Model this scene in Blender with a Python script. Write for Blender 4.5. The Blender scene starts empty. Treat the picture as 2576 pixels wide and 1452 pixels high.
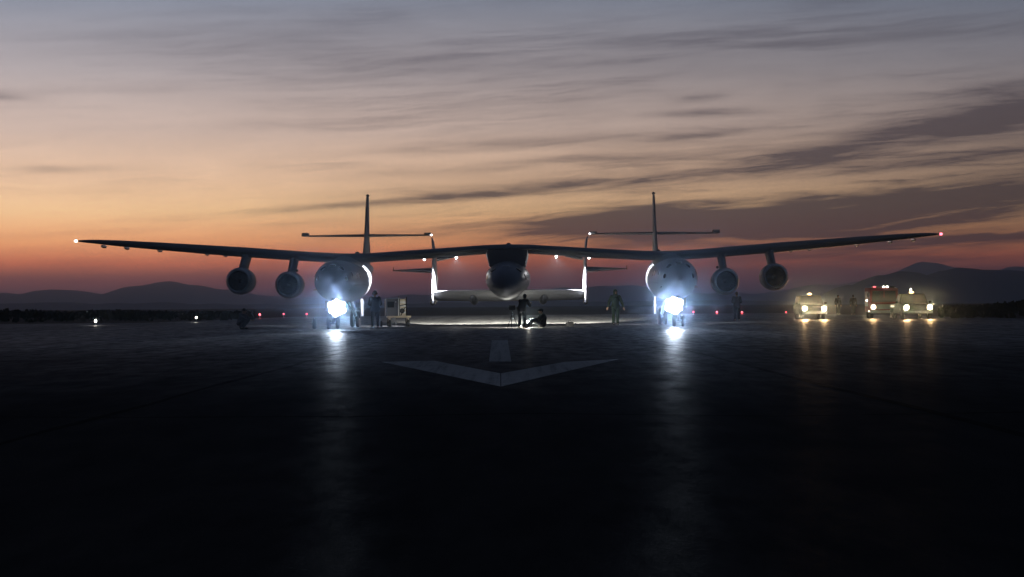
import bpy, bmesh, math, random
from mathutils import Vector, Matrix
random.seed(7)
R = math.radians
scene = bpy.context.scene
C = scene.collection

# ---------------------------------------------------------------- camera
F = 5285.0                       # focal length in units of a 2576 px wide frame
CAMZ = 1.0
HOR = 770.0                      # image row of the horizon
ROLL = 0.0077
cam_d = bpy.data.cameras.new('camera')
cam = bpy.data.objects.new('camera', cam_d); C.objects.link(cam)
cam_d.sensor_width = 36.0; cam_d.lens = F * 36.0 / 2576.0
cam_d.clip_start = 0.1; cam_d.clip_end = 30000
cam.matrix_world = (Matrix.Translation((0, 0, CAMZ)) @ Matrix.Rotation(R(90.0) + math.atan((HOR - 726.0) / F), 4, 'X')
                    @ Matrix.Rotation(-ROLL, 4, 'Z'))
scene.camera = cam
scene.view_settings.view_transform = 'Standard'
scene.view_settings.look = 'None'
scene.view_settings.gamma = 1.0
scene.view_settings.exposure = 0.0
scene.view_settings.use_curve_mapping = False
cy = scene.cycles
cy.use_denoising = True
cy.max_bounces = 6; cy.diffuse_bounces = 2; cy.glossy_bounces = 3; cy.volume_bounces = 0
cy.sample_clamp_indirect = 4.0
cy.use_light_tree = True

def at(u, v, d):
    """metres in the place for a point seen at (u, v) of the 2576 px frame, d metres ahead"""
    vv = v + ROLL * (u - 1288)
    return Vector(((u - 1288) * d / F, d, CAMZ + (HOR - vv) * d / F))
def gx(u, d): return (u - 1288) * d / F

# ---------------------------------------------------------------- node helpers
class E:
    """small expression wrapper over math nodes"""
    nt = None
    def __init__(s, sock): s.s = sock
    @staticmethod
    def op(o, a, b=None, c=None):
        n = E.nt.nodes.new('ShaderNodeMath'); n.operation = o
        for i, q in enumerate((a, b, c)):
            if q is None: continue
            if isinstance(q, E): E.nt.links.new(q.s, n.inputs[i])
            else: n.inputs[i].default_value = q
        return E(n.outputs[0])
    def __add__(a, b): return E.op('ADD', a, b)
    __radd__ = __add__
    def __sub__(a, b): return E.op('SUBTRACT', a, b)
    def __rsub__(a, b): return E.op('SUBTRACT', b, a)
    def __mul__(a, b): return E.op('MULTIPLY', a, b)
    __rmul__ = __mul__
    def __truediv__(a, b): return E.op('DIVIDE', a, b)
def eexp(a): return E.op('EXPONENT', a)
def clamp01(a):
    n = E.nt.nodes.new('ShaderNodeClamp'); E.nt.links.new(a.s, n.inputs[0]); return E(n.outputs[0])
def sstep(a, lo, hi):
    n = E.nt.nodes.new('ShaderNodeMapRange'); n.interpolation_type = 'SMOOTHSTEP'
    E.nt.links.new(a.s, n.inputs[0]); n.inputs[1].default_value = lo; n.inputs[2].default_value = hi
    return E(n.outputs[0])
def vec(x, y, z=0.0):
    n = E.nt.nodes.new('ShaderNodeCombineXYZ')
    for i, q in enumerate((x, y, z)):
        if isinstance(q, E): E.nt.links.new(q.s, n.inputs[i])
        else: n.inputs[i].default_value = q
    return n.outputs[0]
def noise(v, scale=1.0, detail=4.0, rough=0.5, dist=0.0):
    n = E.nt.nodes.new('ShaderNodeTexNoise'); E.nt.links.new(v, n.inputs['Vector'])
    n.inputs['Scale'].default_value = scale; n.inputs['Detail'].default_value = detail
    n.inputs['Roughness'].default_value = rough; n.inputs['Distortion'].default_value = dist
    return E(n.outputs[0])
def ramp(fac, stops, interp='LINEAR'):
    n = E.nt.nodes.new('ShaderNodeValToRGB'); E.nt.links.new(fac.s, n.inputs[0])
    cr = n.color_ramp; cr.interpolation = interp
    while len(cr.elements) < len(stops): cr.elements.new(0.5)
    for e, (p, c) in zip(cr.elements, stops):
        e.position = p; e.color = (*c, 1) if len(c) == 3 else c
    return n.outputs[0]
def mixc(fac, a, b, mode='MIX'):
    n = E.nt.nodes.new('ShaderNodeMix'); n.data_type = 'RGBA'; n.blend_type = mode
    for i, q in ((0, fac), (6, a), (7, b)):
        if isinstance(q, E): E.nt.links.new(q.s, n.inputs[i])
        elif isinstance(q, bpy.types.NodeSocket): E.nt.links.new(q, n.inputs[i])
        else: n.inputs[i].default_value = q if i == 0 else (*q, 1)
    return n.outputs[2]
def lin(r, g, b):
    f = lambda c: (c / 255 / 12.92) if c <= 10 else ((c / 255 + 0.055) / 1.055) ** 2.4
    return (f(r), f(g), f(b))

# ---------------------------------------------------------------- world: dusk sky with streaked cloud
SUN_AZ = -14.0
world = bpy.data.worlds.new('World'); scene.world = world; world.use_nodes = True
nt = world.node_tree; nt.nodes.clear(); E.nt = nt
tc = nt.nodes.new('ShaderNodeTexCoord'); sep = nt.nodes.new('ShaderNodeSeparateXYZ')
nt.links.new(tc.outputs['Generated'], sep.inputs[0])
dx, dy, dz = (E(sep.outputs[i]) for i in range(3))
DEG = 180 / math.pi
az = E.op('ARCTAN2', dx, dy) * DEG
el = E.op('ARCSINE', clamp01(dz)) * DEG
# clear sky: colour by elevation (position on the ramp = (elevation/90)^0.5)
def ep(e): return math.sqrt(e / 90.0)
sky_stops = [(0.0, lin(86, 64, 84)), (ep(0.33), lin(104, 68, 86)), (ep(0.76), lin(172, 84, 78)), (ep(1.25), lin(236, 122, 76)),
             (ep(1.8), lin(254, 170, 108)), (ep(2.6), lin(255, 204, 148)), (ep(3.5), lin(250, 206, 168)), (ep(4.8), lin(226, 198, 182)),
             (ep(6.4), lin(192, 180, 180)), (ep(8.4), lin(148, 154, 170)), (ep(13), lin(98, 110, 138)), (ep(26), lin(44, 54, 80)), (1.0, lin(16, 22, 38))]
kf = (1.3, 1.6, 2.1, 2.55, 2.15, 1.74, 1.45, 1.24, 1.13, 1.04, 1.0, 1.0, 1.0)      # light lost again in the haze below
sky_stops = [(p, tuple(c * k for c in col)) for (p, col), k in zip(sky_stops, kf)]
base = ramp(E.op('POWER', el / 90.0, 0.5), sky_stops)
da = az - SUN_AZ
g = 0.018 + 0.262 * eexp(0 - E.op('POWER', E.op('ABSOLUTE', da / 70.0), 2.0)) + 0.72 * eexp(0 - E.op('POWER', E.op('ABSOLUTE', da / 22.0), 2.0))
hi = sstep(el, 2.5, 8.5)
gl = g + (E.op('POWER', g, 0.6) - g) * hi
# wind-drawn cloud streaks
e2 = el - 0.055 * az
warp = noise(vec(az * 0.10, e2 * 0.55, 3.1), 1.0, 3.0, 0.5) - 0.5
warp2 = noise(vec(az * 0.45, e2 * 2.2, 8.4), 1.0, 4.0, 0.6) - 0.5
ew = e2 + warp * 0.75 + warp2 * 0.22
aw = az + warp2 * 2.0
streak = noise(vec(az * 0.085, ew * 1.35, 1.7), 1.0, 7.0, 0.62, 0.3)
fine = noise(vec(az * 0.30, ew * 4.6, 5.2), 1.0, 9.0, 0.66, 0.5)
def blob(u, v, hu, hv, s=0.055):
    k = F * math.pi / 180
    vv = v + ROLL * (u - 1288)
    a0, e0 = (u - 1288) / k, (HOR - vv) / k
    x = (aw - a0) / (hu / k)
    y = (el - e0 - (az - a0) * s + warp * 0.30 + warp2 * 0.16) / (hv / k)
    return eexp(0 - (x * x + y * y))
bank = (blob(1540, 572, 300, 22, 0.02) * 1.05 + blob(1900, 552, 440, 40, 0.05) * 1.0 + blob(2420, 508, 520, 52, 0.08) * 0.95
        + blob(2180, 366, 330, 24, 0.14) * 0.5 + blob(2520, 285, 300, 48, 0.15) * 0.68 + blob(2250, 420, 600, 26, 0.05) * 0.5 + blob(2420, 345, 420, 40, 0.10) * 0.32 + blob(2450, 600, 260, 7, 0.02) * 0.5
        + blob(1770, 250, 70, 9, 0.06) * 0.55 + blob(1775, 291, 120, 11, 0.04) * 0.7 + blob(1765, 343, 110, 8, 0.08) * 0.45
        + blob(1330, 362, 420, 14, 0.06) * 0.4 + blob(1560, 398, 480, 16, 0.06) * 0.4 + blob(1480, 460, 380, 11, 0.05) * 0.45
        + blob(1000, 507, 430, 9, 0.075) * 0.55 + blob(180, 434, 140, 9, 0.0) * 0.28 + blob(30, 262, 90, 12, -0.05) * 0.35
        + blob(2320, 655, 140, 9, 0.0) * 0.6 + blob(2050, 612, 700, 16, 0.02) * 0.35
        + blob(700, 130, 520, 60, -0.02) * 0.22 + blob(1500, 170, 700, 80, 0.05) * 0.30 + blob(900, 60, 260, 40, 0.1) * 0.2)
finea = (fine - 0.5) * (1.0 - 0.6 * hi)
wide = noise(vec(az * 0.07, e2 * 0.42, 11.3), 1.0, 5.0, 0.6, 0.6)
tex = 0.50 + 1.5 * (streak - 0.5) + 2.8 * finea
cl = clamp01(bank * (0.60 + tex) + (0.55 * sstep(streak + 0.75 * finea, 0.47, 0.80) + 0.40 * sstep(wide + 0.25 * finea, 0.42, 0.72)) * (0.30 + 0.70 * sstep(az, -13.0, 10.0)))
ccol = ramp(E.op('POWER', el / 90.0, 0.5), [(0.0, lin(70, 46, 60)), (ep(1.5), lin(82, 54, 60)), (ep(3.0), lin(76, 61, 66)), (ep(5.0), lin(96, 82, 86)),
                                            (ep(8.5), lin(100, 98, 110)), (ep(20), lin(62, 68, 88)), (1.0, lin(24, 32, 50))])
cg = 0.02 + 0.98 * E.op('POWER', g, 0.5)
clear = mixc(1.0, base, vec(gl, gl, gl), 'MULTIPLY')
# thin veil: a little cooler to the right where the glow has gone
clear = mixc(sstep(az, -4.0, 16.0) * 0.28 * hi, clear, lin(74, 92, 118))
cloudc = mixc(1.0, ccol, vec(cg, cg, cg), 'MULTIPLY')
skyc = mixc(cl * 0.90, clear, cloudc)
# twilight scattering from the physical sky model (sun just below the horizon) added on top
sk = nt.nodes.new('ShaderNodeTexSky'); sk.sky_type = 'NISHITA'; sk.sun_disc = False
sk.sun_elevation = R(-4.0); sk.sun_rotation = R(SUN_AZ)
nish = nt.nodes.new('ShaderNodeVectorMath'); nish.operation = 'SCALE'; nt.links.new(sk.outputs[0], nish.inputs[0]); nish.inputs['Scale'].default_value = 0.05
sky_all = mixc(1.0, skyc, nish.outputs[0], 'ADD')
bg = nt.nodes.new('ShaderNodeBackground'); nt.links.new(sky_all, bg.inputs[0]); bg.inputs[1].default_value = 1.0
wo = nt.nodes.new('ShaderNodeOutputWorld'); nt.links.new(bg.outputs[0], wo.inputs[0])

# the sun has set: only a trace of warm light from the bright part of the horizon is left
sd = bpy.data.lights.new('sun', 'SUN'); sd.energy = 0.01; sd.angle = R(12); sd.color = (1.0, 0.6, 0.4)
so = bpy.data.objects.new('sun', sd); C.objects.link(so)
so.rotation_euler = Vector((-math.sin(R(SUN_AZ)), -math.cos(R(SUN_AZ)), -math.tan(R(2.0)))).to_track_quat('-Z', 'Y').to_euler()

# ---------------------------------------------------------------- materials
M = {}
def mat(name, col, rough=0.5, metal=0.0, spec=0.5, var=0.0, vscale=2.0, bump=0.0, bscale=20.0, coat=0.0, emit=None, estr=0.0, alpha=1.0):
    m = bpy.data.materials.new(name); m.use_nodes = True; E.nt = m.node_tree
    b = m.node_tree.nodes['Principled BSDF']
    b.inputs['Base Color'].default_value = (*col, 1); b.inputs['Roughness'].default_value = rough
    b.inputs['Metallic'].default_value = metal; b.inputs['Specular IOR Level'].default_value = spec
    b.inputs['Coat Weight'].default_value = coat
    t = m.node_tree.nodes.new('ShaderNodeTexCoord')
    if var:
        n = noise(t.outputs['Object'], vscale, 6, 0.6)
        c = mixc(n, tuple(max(0, x * (1 - var)) for x in col), tuple(min(1, x * (1 + var)) for x in col))
        E.nt.links.new(c, b.inputs['Base Color'])
        rr = rough - 0.12 * rough + n * (0.3 * rough); E.nt.links.new(rr.s, b.inputs['Roughness'])
    if bump:
        n2 = noise(t.outputs['Object'], bscale, 5, 0.6)
        bp = m.node_tree.nodes.new('ShaderNodeBump'); bp.inputs['Strength'].default_value = bump; bp.inputs['Distance'].default_value = 0.02
        E.nt.links.new(n2.s, bp.inputs['Height']); E.nt.links.new(bp.outputs[0], b.inputs['Normal'])
    if emit:
        b.inputs['Emission Color'].default_value = (*emit, 1); b.inputs['Emission Strength'].default_value = estr
    M[name] = m
    return m
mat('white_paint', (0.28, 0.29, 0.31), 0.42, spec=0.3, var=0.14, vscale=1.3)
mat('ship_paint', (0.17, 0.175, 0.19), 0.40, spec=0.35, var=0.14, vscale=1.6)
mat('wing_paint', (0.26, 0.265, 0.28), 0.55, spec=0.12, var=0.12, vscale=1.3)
mat('dark_paint', (0.03, 0.032, 0.04), 0.35, var=0.3)
mat('stripe', (0.05, 0.055, 0.07), 0.3)
mat('glass', (0.010, 0.012, 0.016), 0.12, spec=0.3)
mat('bare_metal', (0.55, 0.55, 0.56), 0.28, metal=1.0, var=0.15)
mat('steel', (0.32, 0.33, 0.34), 0.4, metal=0.8, var=0.2)
mat('rubber', (0.018, 0.018, 0.019), 0.75, var=0.3, vscale=9)
mat('black', (0.004, 0.004, 0.005), 0.7, spec=0.05)
mat('landing_glare_lens', (0.9, 0.9, 0.95), 0.1, emit=(0.80, 0.90, 1.0), estr=3.2)
mat('work_lens', (0.9, 0.9, 0.9), 0.1, emit=(0.96, 0.97, 1.0), estr=16.0)
mat('lamp_lens', (0.9, 0.9, 0.85), 0.1, emit=(1.0, 0.93, 0.74), estr=22.0)
mat('head_lens', (0.9, 0.9, 0.85), 0.1, emit=(1.0, 0.82, 0.54), estr=11.0)
mat('amber_lens', (0.9, 0.5, 0.1), 0.2, emit=(1.0, 0.62, 0.22), estr=9.0)
mat('red_lens', (0.8, 0.08, 0.06), 0.2, emit=(1.0, 0.10, 0.14), estr=4.0)
mat('nav_red', (0.8, 0.08, 0.06), 0.2, emit=(1.0, 0.13, 0.19), estr=5.0)
mat('nav_white', (0.9, 0.9, 0.9), 0.2, emit=(0.86, 1.0, 0.84), estr=6.0)
mat('edge_white', (0.9, 0.9, 0.9), 0.2, emit=(1.0, 0.90, 0.74), estr=14.0)
mat('rear_white', (0.9, 0.9, 0.9), 0.2, emit=(0.95, 0.95, 1.0), estr=6.0)
mat('skin', (0.33, 0.19, 0.13), 0.5)
mat('navy_cloth', (0.022, 0.026, 0.04), 0.85, var=0.3, vscale=8)
mat('black_cloth', (0.012, 0.012, 0.014), 0.85, var=0.3, vscale=8)
mat('green_cloth', (0.007, 0.02, 0.008), 0.85, var=0.3, vscale=8)
mat('grey_cloth', (0.05, 0.052, 0.055), 0.85, var=0.3, vscale=8)
mat('hair', (0.02, 0.014, 0.01), 0.6)
mat('boot', (0.012, 0.011, 0.01), 0.5)
mat('red_paint', (0.20, 0.012, 0.014), 0.6, spec=0.15, var=0.15)
mat('truck_white', (0.55, 0.55, 0.53), 0.3, coat=0.4, var=0.1)
mat('van_grey', (0.03, 0.031, 0.035), 0.6, spec=0.12, var=0.15)
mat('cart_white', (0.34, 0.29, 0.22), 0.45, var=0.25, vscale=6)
mat('cart_dark', (0.03, 0.035, 0.05), 0.5, var=0.3, vscale=5)
mat('bag', (0.02, 0.02, 0.022), 0.8, var=0.3, vscale=12)
mat('marking_glass', (0.10, 0.105, 0.11), 0.3, spec=0.5)

def asphalt(name, col, rough, spec, worn=False):
    m = bpy.data.materials.new(name); m.use_nodes = True; E.nt = m.node_tree; n_ = m.node_tree
    b = n_.nodes['Principled BSDF']; t = n_.nodes.new('ShaderNodeTexCoord'); p = t.outputs['Object']
    s = n_.nodes.new('ShaderNodeSeparateXYZ'); n_.links.new(p, s.inputs[0])
    X, Y = E(s.outputs[0]), E(s.outputs[1])
    patches = noise(vec(X * 0.12, Y * 0.035, 0.0), 1.0, 5, 0.6)
    grain = noise(p, 55.0, 4, 0.7)
    rub = noise(vec(X * 0.8, Y * 0.012, 4.0), 1.0, 4, 0.55)
    f = clamp01(patches * 0.8 + (grain - 0.5) * 0.5 + (rub - 0.5) * 0.5)
    c = mixc(f, tuple(x * 0.55 for x in col), tuple(x * 1.5 for x in col))
    if worn:      # paint rubbed away in streaks and flakes, the pavement shows through
        wr_ = noise(vec(X * 5.5, Y * 0.10, 2.0), 1.0, 6, 0.7); wf = noise(p, 3.0, 6, 0.75)
        c = mixc(sstep(wr_ * 0.65 + wf * 0.35, 0.46, 0.70) * 0.72, c, (0.03, 0.03, 0.032))
    # coarse aggregate: mostly matt, with a weak rough sheen (texture shadows itself at grazing angles)
    n_.nodes.remove(b); b = n_.nodes.new('ShaderNodeBsdfDiffuse'); gl_ = n_.nodes.new('ShaderNodeBsdfGlossy'); mx = n_.nodes.new('ShaderNodeMixShader')
    n_.links.new(c, b.inputs['Color']); gl_.inputs['Color'].default_value = (0.9, 0.9, 0.9, 1)
    r_ = rough - 0.08 + 0.16 * patches; n_.links.new(r_.s, gl_.inputs['Roughness'])
    polish = noise(vec(X * 0.05, Y * 0.022, 9.0), 1.0, 4, 0.6); streak_fade = 0.035 + 0.965 * sstep(Y + (patches - 0.5) * 34.0, 16.0, 74.0); speck = noise(vec(X * 2.6, Y * 0.55, 6.0), 1.0, 6, 0.75)  # gloss lowered towards the camera so the lamp streaks fade out
    mf = streak_fade * spec * (0.35 + 1.3 * rub) * (0.5 + polish) * (0.25 + 1.5 * sstep(speck, 0.30, 0.70)); n_.links.new(mf.s, mx.inputs[0])
    n_.links.new(b.outputs[0], mx.inputs[1]); n_.links.new(gl_.outputs[0], mx.inputs[2])
    n_.links.new(mx.outputs[0], n_.nodes['Material Output'].inputs[0])
    wav = noise(vec(X * 0.10, Y * 0.30, 0.0), 1.0, 3, 0.5)
    fine_ = noise(p, 26.0, 4, 0.6)
    b1 = n_.nodes.new('ShaderNodeBump'); b1.inputs['Strength'].default_value = 1.0; b1.inputs['Distance'].default_value = 0.020
    n_.links.new(wav.s, b1.inputs['Height'])
    b2 = n_.nodes.new('ShaderNodeBump'); b2.inputs['Strength'].default_value = 0.35; b2.inputs['Distance'].default_value = 0.006
    n_.links.new(fine_.s, b2.inputs['Height']); n_.links.new(b1.outputs[0], b2.inputs['Normal']); n_.links.new(b2.outputs[0], b.inputs['Normal']); n_.links.new(b2.outputs[0], gl_.inputs['Normal'])
    M[name] = m
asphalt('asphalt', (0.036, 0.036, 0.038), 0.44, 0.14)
asphalt('paint_worn', (0.62, 0.60, 0.56), 0.44, 0.10, True)
asphalt('tar', (0.020, 0.020, 0.021), 0.44, 0.115)
mat('soil', (0.045, 0.038, 0.030), 0.95, spec=0.05, var=0.4, vscale=0.05)
mat('hill', (0.05, 0.045, 0.042), 0.95, spec=0.0, var=0.4, vscale=0.02)
mat('scrub', (0.045, 0.05, 0.03), 0.9, spec=0.05, var=0.4, vscale=0.4)

# ---------------------------------------------------------------- mesh helpers
class MB:
    def __init__(s): s.v = []; s.f = []
    def add(s, vs, fs):
        o = len(s.v); s.v += [tuple(q) for q in vs]; s.f += [tuple(o + i for i in f) for f in fs]; return s
    def box(s, c, size, rz=0.0, taper=1.0):
        x, y, z = (q / 2 for q in size); vs = []
        for k in (-1, 1):
            t = taper if k > 0 else 1.0
            for (a, b) in ((-1, -1), (1, -1), (1, 1), (-1, 1)):
                px, py = a * x * t, b * y * t
                vs.append((c[0] + px * math.cos(rz) - py * math.sin(rz), c[1] + px * math.sin(rz) + py * math.cos(rz), c[2] + k * z))
        return s.add(vs, [(3, 2, 1, 0), (4, 5, 6, 7), (0, 1, 5, 4), (1, 2, 6, 5), (2, 3, 7, 6), (3, 0, 4, 7)])
    def loft(s, rings, close=True):
        n = len(rings[0]); vs = [q for r in rings for q in r]; fs = []
        for i in range(len(rings) - 1):
            for j in range(n):
                k = (j + 1) % n
                fs.append((i * n + j, i * n + k, (i + 1) * n + k, (i + 1) * n + j))
        if close:
            fs.append(tuple(range(n - 1, -1, -1))); fs.append(tuple((len(rings) - 1) * n + j for j in range(n)))
        return s.add(vs, fs)
    def tube(s, p0, p1, r0, r1=None, n=12):
        p0, p1 = Vector(p0), Vector(p1); r1 = r0 if r1 is None else r1
        d = (p1 - p0).normalized(); a = d.orthogonal().normalized(); b = d.cross(a)
        rings = [[p + (a * math.cos(t) + b * math.sin(t)) * r for t in (2 * math.pi * i / n for i in range(n))] for p, r in ((p0, r0), (p1, r1))]
        return s.loft(rings)
    def ball(s, c, r, n=16, m=10):
        if not hasattr(r, '__len__'): r = (r, r, r)
        vs = [(c[0], c[1], c[2] - r[2])]; fs = []
        for i in range(1, m):
            ph = -math.pi / 2 + math.pi * i / m
            for j in range(n):
                t = 2 * math.pi * j / n
                vs.append((c[0] + r[0] * math.cos(ph) * math.cos(t), c[1] + r[1] * math.cos(ph) * math.sin(t), c[2] + r[2] * math.sin(ph)))
        vs.append((c[0], c[1], c[2] + r[2])); top = len(vs) - 1
        for j in range(n):
            k = (j + 1) % n
            fs.append((0, 1 + k, 1 + j)); fs.append((top, 1 + (m - 2) * n + j, 1 + (m - 2) * n + k))
            for i in range(m - 2):
                fs.append((1 + i * n + j, 1 + i * n + k, 1 + (i + 1) * n + k, 1 + (i + 1) * n + j))
        return s.add(vs, fs)
    def caps(s, p0, p1, r0, r1):               # tapered capsule
        s.tube(p0, p1, r0, r1, 12); s.ball(p0, r0, 12, 8); s.ball(p1, r1, 12, 8); return s
    def lathe(s, prof, c, axis='x', n=28):     # prof: list of (offset along axis, radius), closed ring
        rings = []
        for (o, r) in prof:
            ring = []
            for i in range(n):
                t = 2 * math.pi * i / n; a, b = r * math.cos(t), r * math.sin(t)
                ring.append({'x': (c[0] + o, c[1] + a, c[2] + b), 'y': (c[0] + a, c[1] + o, c[2] + b), 'z': (c[0] + a, c[1] + b, c[2] + o)}[axis])
            rings.append(ring)
        return s.loft(rings, close=False)
    def prism(s, poly, x0, x1):                # side outline (y, z) extruded along x
        n = len(poly)
        vs = [(x0, y, z) for y, z in poly] + [(x1, y, z) for y, z in poly]
        fs = [tuple(range(n)), tuple(range(2 * n - 1, n - 1, -1))] + [(i, (i + 1) % n, n + (i + 1) % n, n + i) for i in range(n)]
        return s.add(vs, fs)
    def wing(s, st, n=14, flat=False):
        """stations: (x, y_lead, y_trail, z_top, z_bottom)"""
        rings = []
        for (x, yl, yt, zt, zb) in st:
            zm, h, c = (zt + zb) / 2, (zt - zb) / 2, yt - yl; up, lo = [], []
            for i in range(n + 1):
                q = 0.5 - 0.5 * math.cos(math.pi * i / n)
                th = (2.969 * math.sqrt(q) - 1.26 * q - 3.516 * q * q + 2.843 * q ** 3 - 1.036 * q ** 4)
                up.append((x, yl + c * q, zt - 0.06 * (1 - th) if flat else zm + h * th)); lo.append((x, yl + c * q, zt - 0.07 - (2 * h - 0.07) * th if flat else zm - h * th))
            rings.append(up + lo[-1:0:-1] if flat else up + lo[-2:0:-1])
        return s.loft(rings)
    def finwing(s, st, n=12):
        """upright surface, stations: (z, y_lead, y_trail, x_centre, thickness)"""
        rings = []
        for (z, yl, yt, xc, tk) in st:
            c = yt - yl; h = tk / 2; up, lo = [], []
            for i in range(n + 1):
                q = 0.5 - 0.5 * math.cos(math.pi * i / n)
                th = (2.969 * math.sqrt(q) - 1.26 * q - 3.516 * q * q + 2.843 * q ** 3 - 1.036 * q ** 4)
                up.append((xc + h * th, yl + c * q, z)); lo.append((xc - h * th, yl + c * q, z))
            rings.append(up + lo[-2:0:-1])
        return s.loft(rings)
    def mesh(s, name, smooth=True):
        me = bpy.data.meshes.new(name); me.from_pydata(s.v, [], s.f); me.validate()
        bm = bmesh.new(); bm.from_mesh(me); bmesh.ops.recalc_face_normals(bm, faces=bm.faces); bm.to_mesh(me); bm.free()
        if smooth:
            me.polygons.foreach_set('use_smooth', [True] * len(me.polygons))
            me.set_sharp_from_angle(angle=R(38))
        me.update(); return me
    def build(s, name, m, parent=None, smooth=True, bevel=0.0):
        o = bpy.data.objects.new(name, s.mesh(name, smooth)); C.objects.link(o)
        o.data.materials.append(M[m]); o.parent = parent
        if bevel:
            b = o.modifiers.new('bevel', 'BEVEL'); b.width = bevel; b.segments = 2; b.limit_method = 'ANGLE'
        return o
def tag(o, label=None, cat=None, group=None, kind=None):
    for k, q in (('label', label), ('category', cat), ('group', group), ('kind', kind)):
        if q: o[k] = q
    return o
def empty(name, loc=(0, 0, 0), rz=0.0):
    o = bpy.data.objects.new(name, None); C.objects.link(o); o.location = loc; o.rotation_euler = (0, 0, rz); o.empty_display_size = 0.3; return o
def lamp(name, kind, loc, power, col, parent=None, radius=0.1, aim=None, size=160, blend=0.5):
    l = bpy.data.lights.new(name, kind); l.energy = power; l.color = col; l.shadow_soft_size = radius
    o = bpy.data.objects.new(name, l); C.objects.link(o); o.location = loc; o.parent = parent
    if kind == 'SPOT': l.spot_size = R(size); l.spot_blend = blend
    if aim is not None: o.rotation_euler = Vector(aim).to_track_quat('-Z', 'Y').to_euler()
    return o

# ---------------------------------------------------------------- setting
gm = MB(); N = 40
gv = [(-9600 + 19200 * i / N, -240 + 18200 * j / N, -0.03) for j in range(N + 1) for i in range(N + 1)]
gm.add(gv, [(j * (N + 1) + i, j * (N + 1) + i + 1, (j + 1) * (N + 1) + i + 1, (j + 1) * (N + 1) + i) for j in range(N) for i in range(N)])
tag(gm.build('ground', 'soil', smooth=False), kind='structure')
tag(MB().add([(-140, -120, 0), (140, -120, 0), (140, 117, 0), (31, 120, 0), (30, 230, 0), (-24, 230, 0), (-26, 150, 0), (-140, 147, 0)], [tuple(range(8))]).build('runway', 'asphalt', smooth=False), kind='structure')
runway = bpy.data.objects['runway']
rs = random.Random(17)
for x0 in (-26.5, -19.0, -11.4, -3.8, 3.8, 11.4, 19.0, 26.5):
    pts, y, x = [], 6.0, x0
    while y < 146:
        pts.append((x, y)); y += rs.uniform(1.5, 5.0); x = x0 + rs.uniform(-0.06, 0.06)
    q = MB()
    for (xa, ya), (xb, yb) in zip(pts, pts[1:]):
        wa = rs.uniform(0.03, 0.07); q.add([(xa - wa, ya, 0.0025), (xa + wa, ya, 0.0025), (xb + wa, yb, 0.0025), (xb - wa, yb, 0.0025)], [(0, 1, 2, 3)])
    q.build('tar_seam', 'tar', runway, smooth=False)
for y0 in (19.0, 47.0):
    q = MB(); x, y = -28.0, y0
    while x < 28:
        x2, y2 = x + rs.uniform(0.5, 1.8), y + rs.uniform(-0.35, 0.35); wa = rs.uniform(0.03, 0.08)
        q.add([(x, y - wa, 0.0015), (x2, y2 - wa, 0.0015), (x2, y2 + wa, 0.0015), (x, y + wa, 0.0015)], [(0, 1, 2, 3)]); x, y = x2, y2
    q.build('tar_seam', 'tar', runway, smooth=False)
# painted arrowhead and stripe on the runway, 4 mm up
def gp(u, v): # point on the ground seen at (u, v)
    vv = v + ROLL * (u - 1288); d = F * CAMZ / (vv - HOR); return ((u - 1288) * d / F, d, 0.004)
arrow = tag(empty('arrow_marking', (gp(1258, 940)[0], gp(1258, 940)[1], 0)), 'worn pale painted arrowhead with short stripe on the dark runway', 'runway marking')
def flat(name, pts, m, parent):
    ox, oy, oz = parent.location
    return MB().add([(p[0] - ox, p[1] - oy, p[2] - oz) for p in pts], [tuple(range(len(pts)))]).build(name, m, parent, smooth=False)
flat('arrow_arm', [gp(958, 911), gp(1090, 908), gp(1257, 940), gp(1257, 973)], 'paint_worn', arrow)
flat('arrow_arm', [gp(1259, 973), gp(1259, 940), gp(1420, 911), gp(1556, 904)], 'paint_worn', arrow)
flat('arrow_shaft', [gp(1229, 910), gp(1285, 910), gp(1276, 855), gp(1236, 856)], 'paint_worn', arrow)

def ridge(name, d, prof, depth, seed):
    """a chain of hills: prof = (u, v) of the crest, d its distance"""
    rnd = random.Random(seed); pts = []
    n = 260; u0, u1 = prof[0][0], prof[-1][0]
    ph = [(rnd.uniform(0, 6.28), rnd.uniform(0.7, 1.3)) for _ in range(6)]
    def crest(u):
        for (a, va), (b, vb) in zip(prof, prof[1:]):
            if a <= u <= b:
                t = (u - a) / (b - a); t = t * t * (3 - 2 * t); return va + (vb - va) * t
        return prof[-1][1]
    rings = []; m = 9
    for j in range(m):
        q = j / (m - 1); row = []
        for i in range(n):
            u = u0 + (u1 - u0) * i / (n - 1)
            z = at(u, crest(u), d).z
            w = sum(math.sin(u * 0.013 * (k + 1) * f + p) / (k + 1.5) for k, (p, f) in enumerate(ph))
            z = max(z + w * 0.0011 * d * min(1, max(0, z) / (0.006 * d)), -2)
            s = math.sin(math.pi * q); rel = s ** 0.8
            gully = 1 + 0.10 * math.sin(u * 0.05 + 3 * q + seed) * (1 - s)
            row.append((gx(u, d) * (1 + (q - 0.5) * 0.1), d + (q - 0.5) * depth, z * rel * gully - 3 * (1 - s)))
        rings.append(row)
    fs = [(j * n + i, j * n + i + 1, (j + 1) * n + i + 1, (j + 1) * n + i) for j in range(m - 1) for i in range(n - 1)]
    mb = MB().add([p for r in rings for p in r], fs)
    return tag(mb.build(name, 'hill'), kind='structure')
ridge('hills', 11500, [(-900, 735), (-300, 745), (40, 742), (160, 728), (260, 735), (330, 722), (415, 713), (480, 718), (560, 729), (680, 742), (900, 752), (1100, 741), (1240, 744), (1420, 728), (1590, 716), (1700, 735), (1900, 741), (2060, 716), (2200, 700), (2330, 664), (2480, 690), (2560, 668), (2900, 690), (3400, 730)], 3200, 3)
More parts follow.
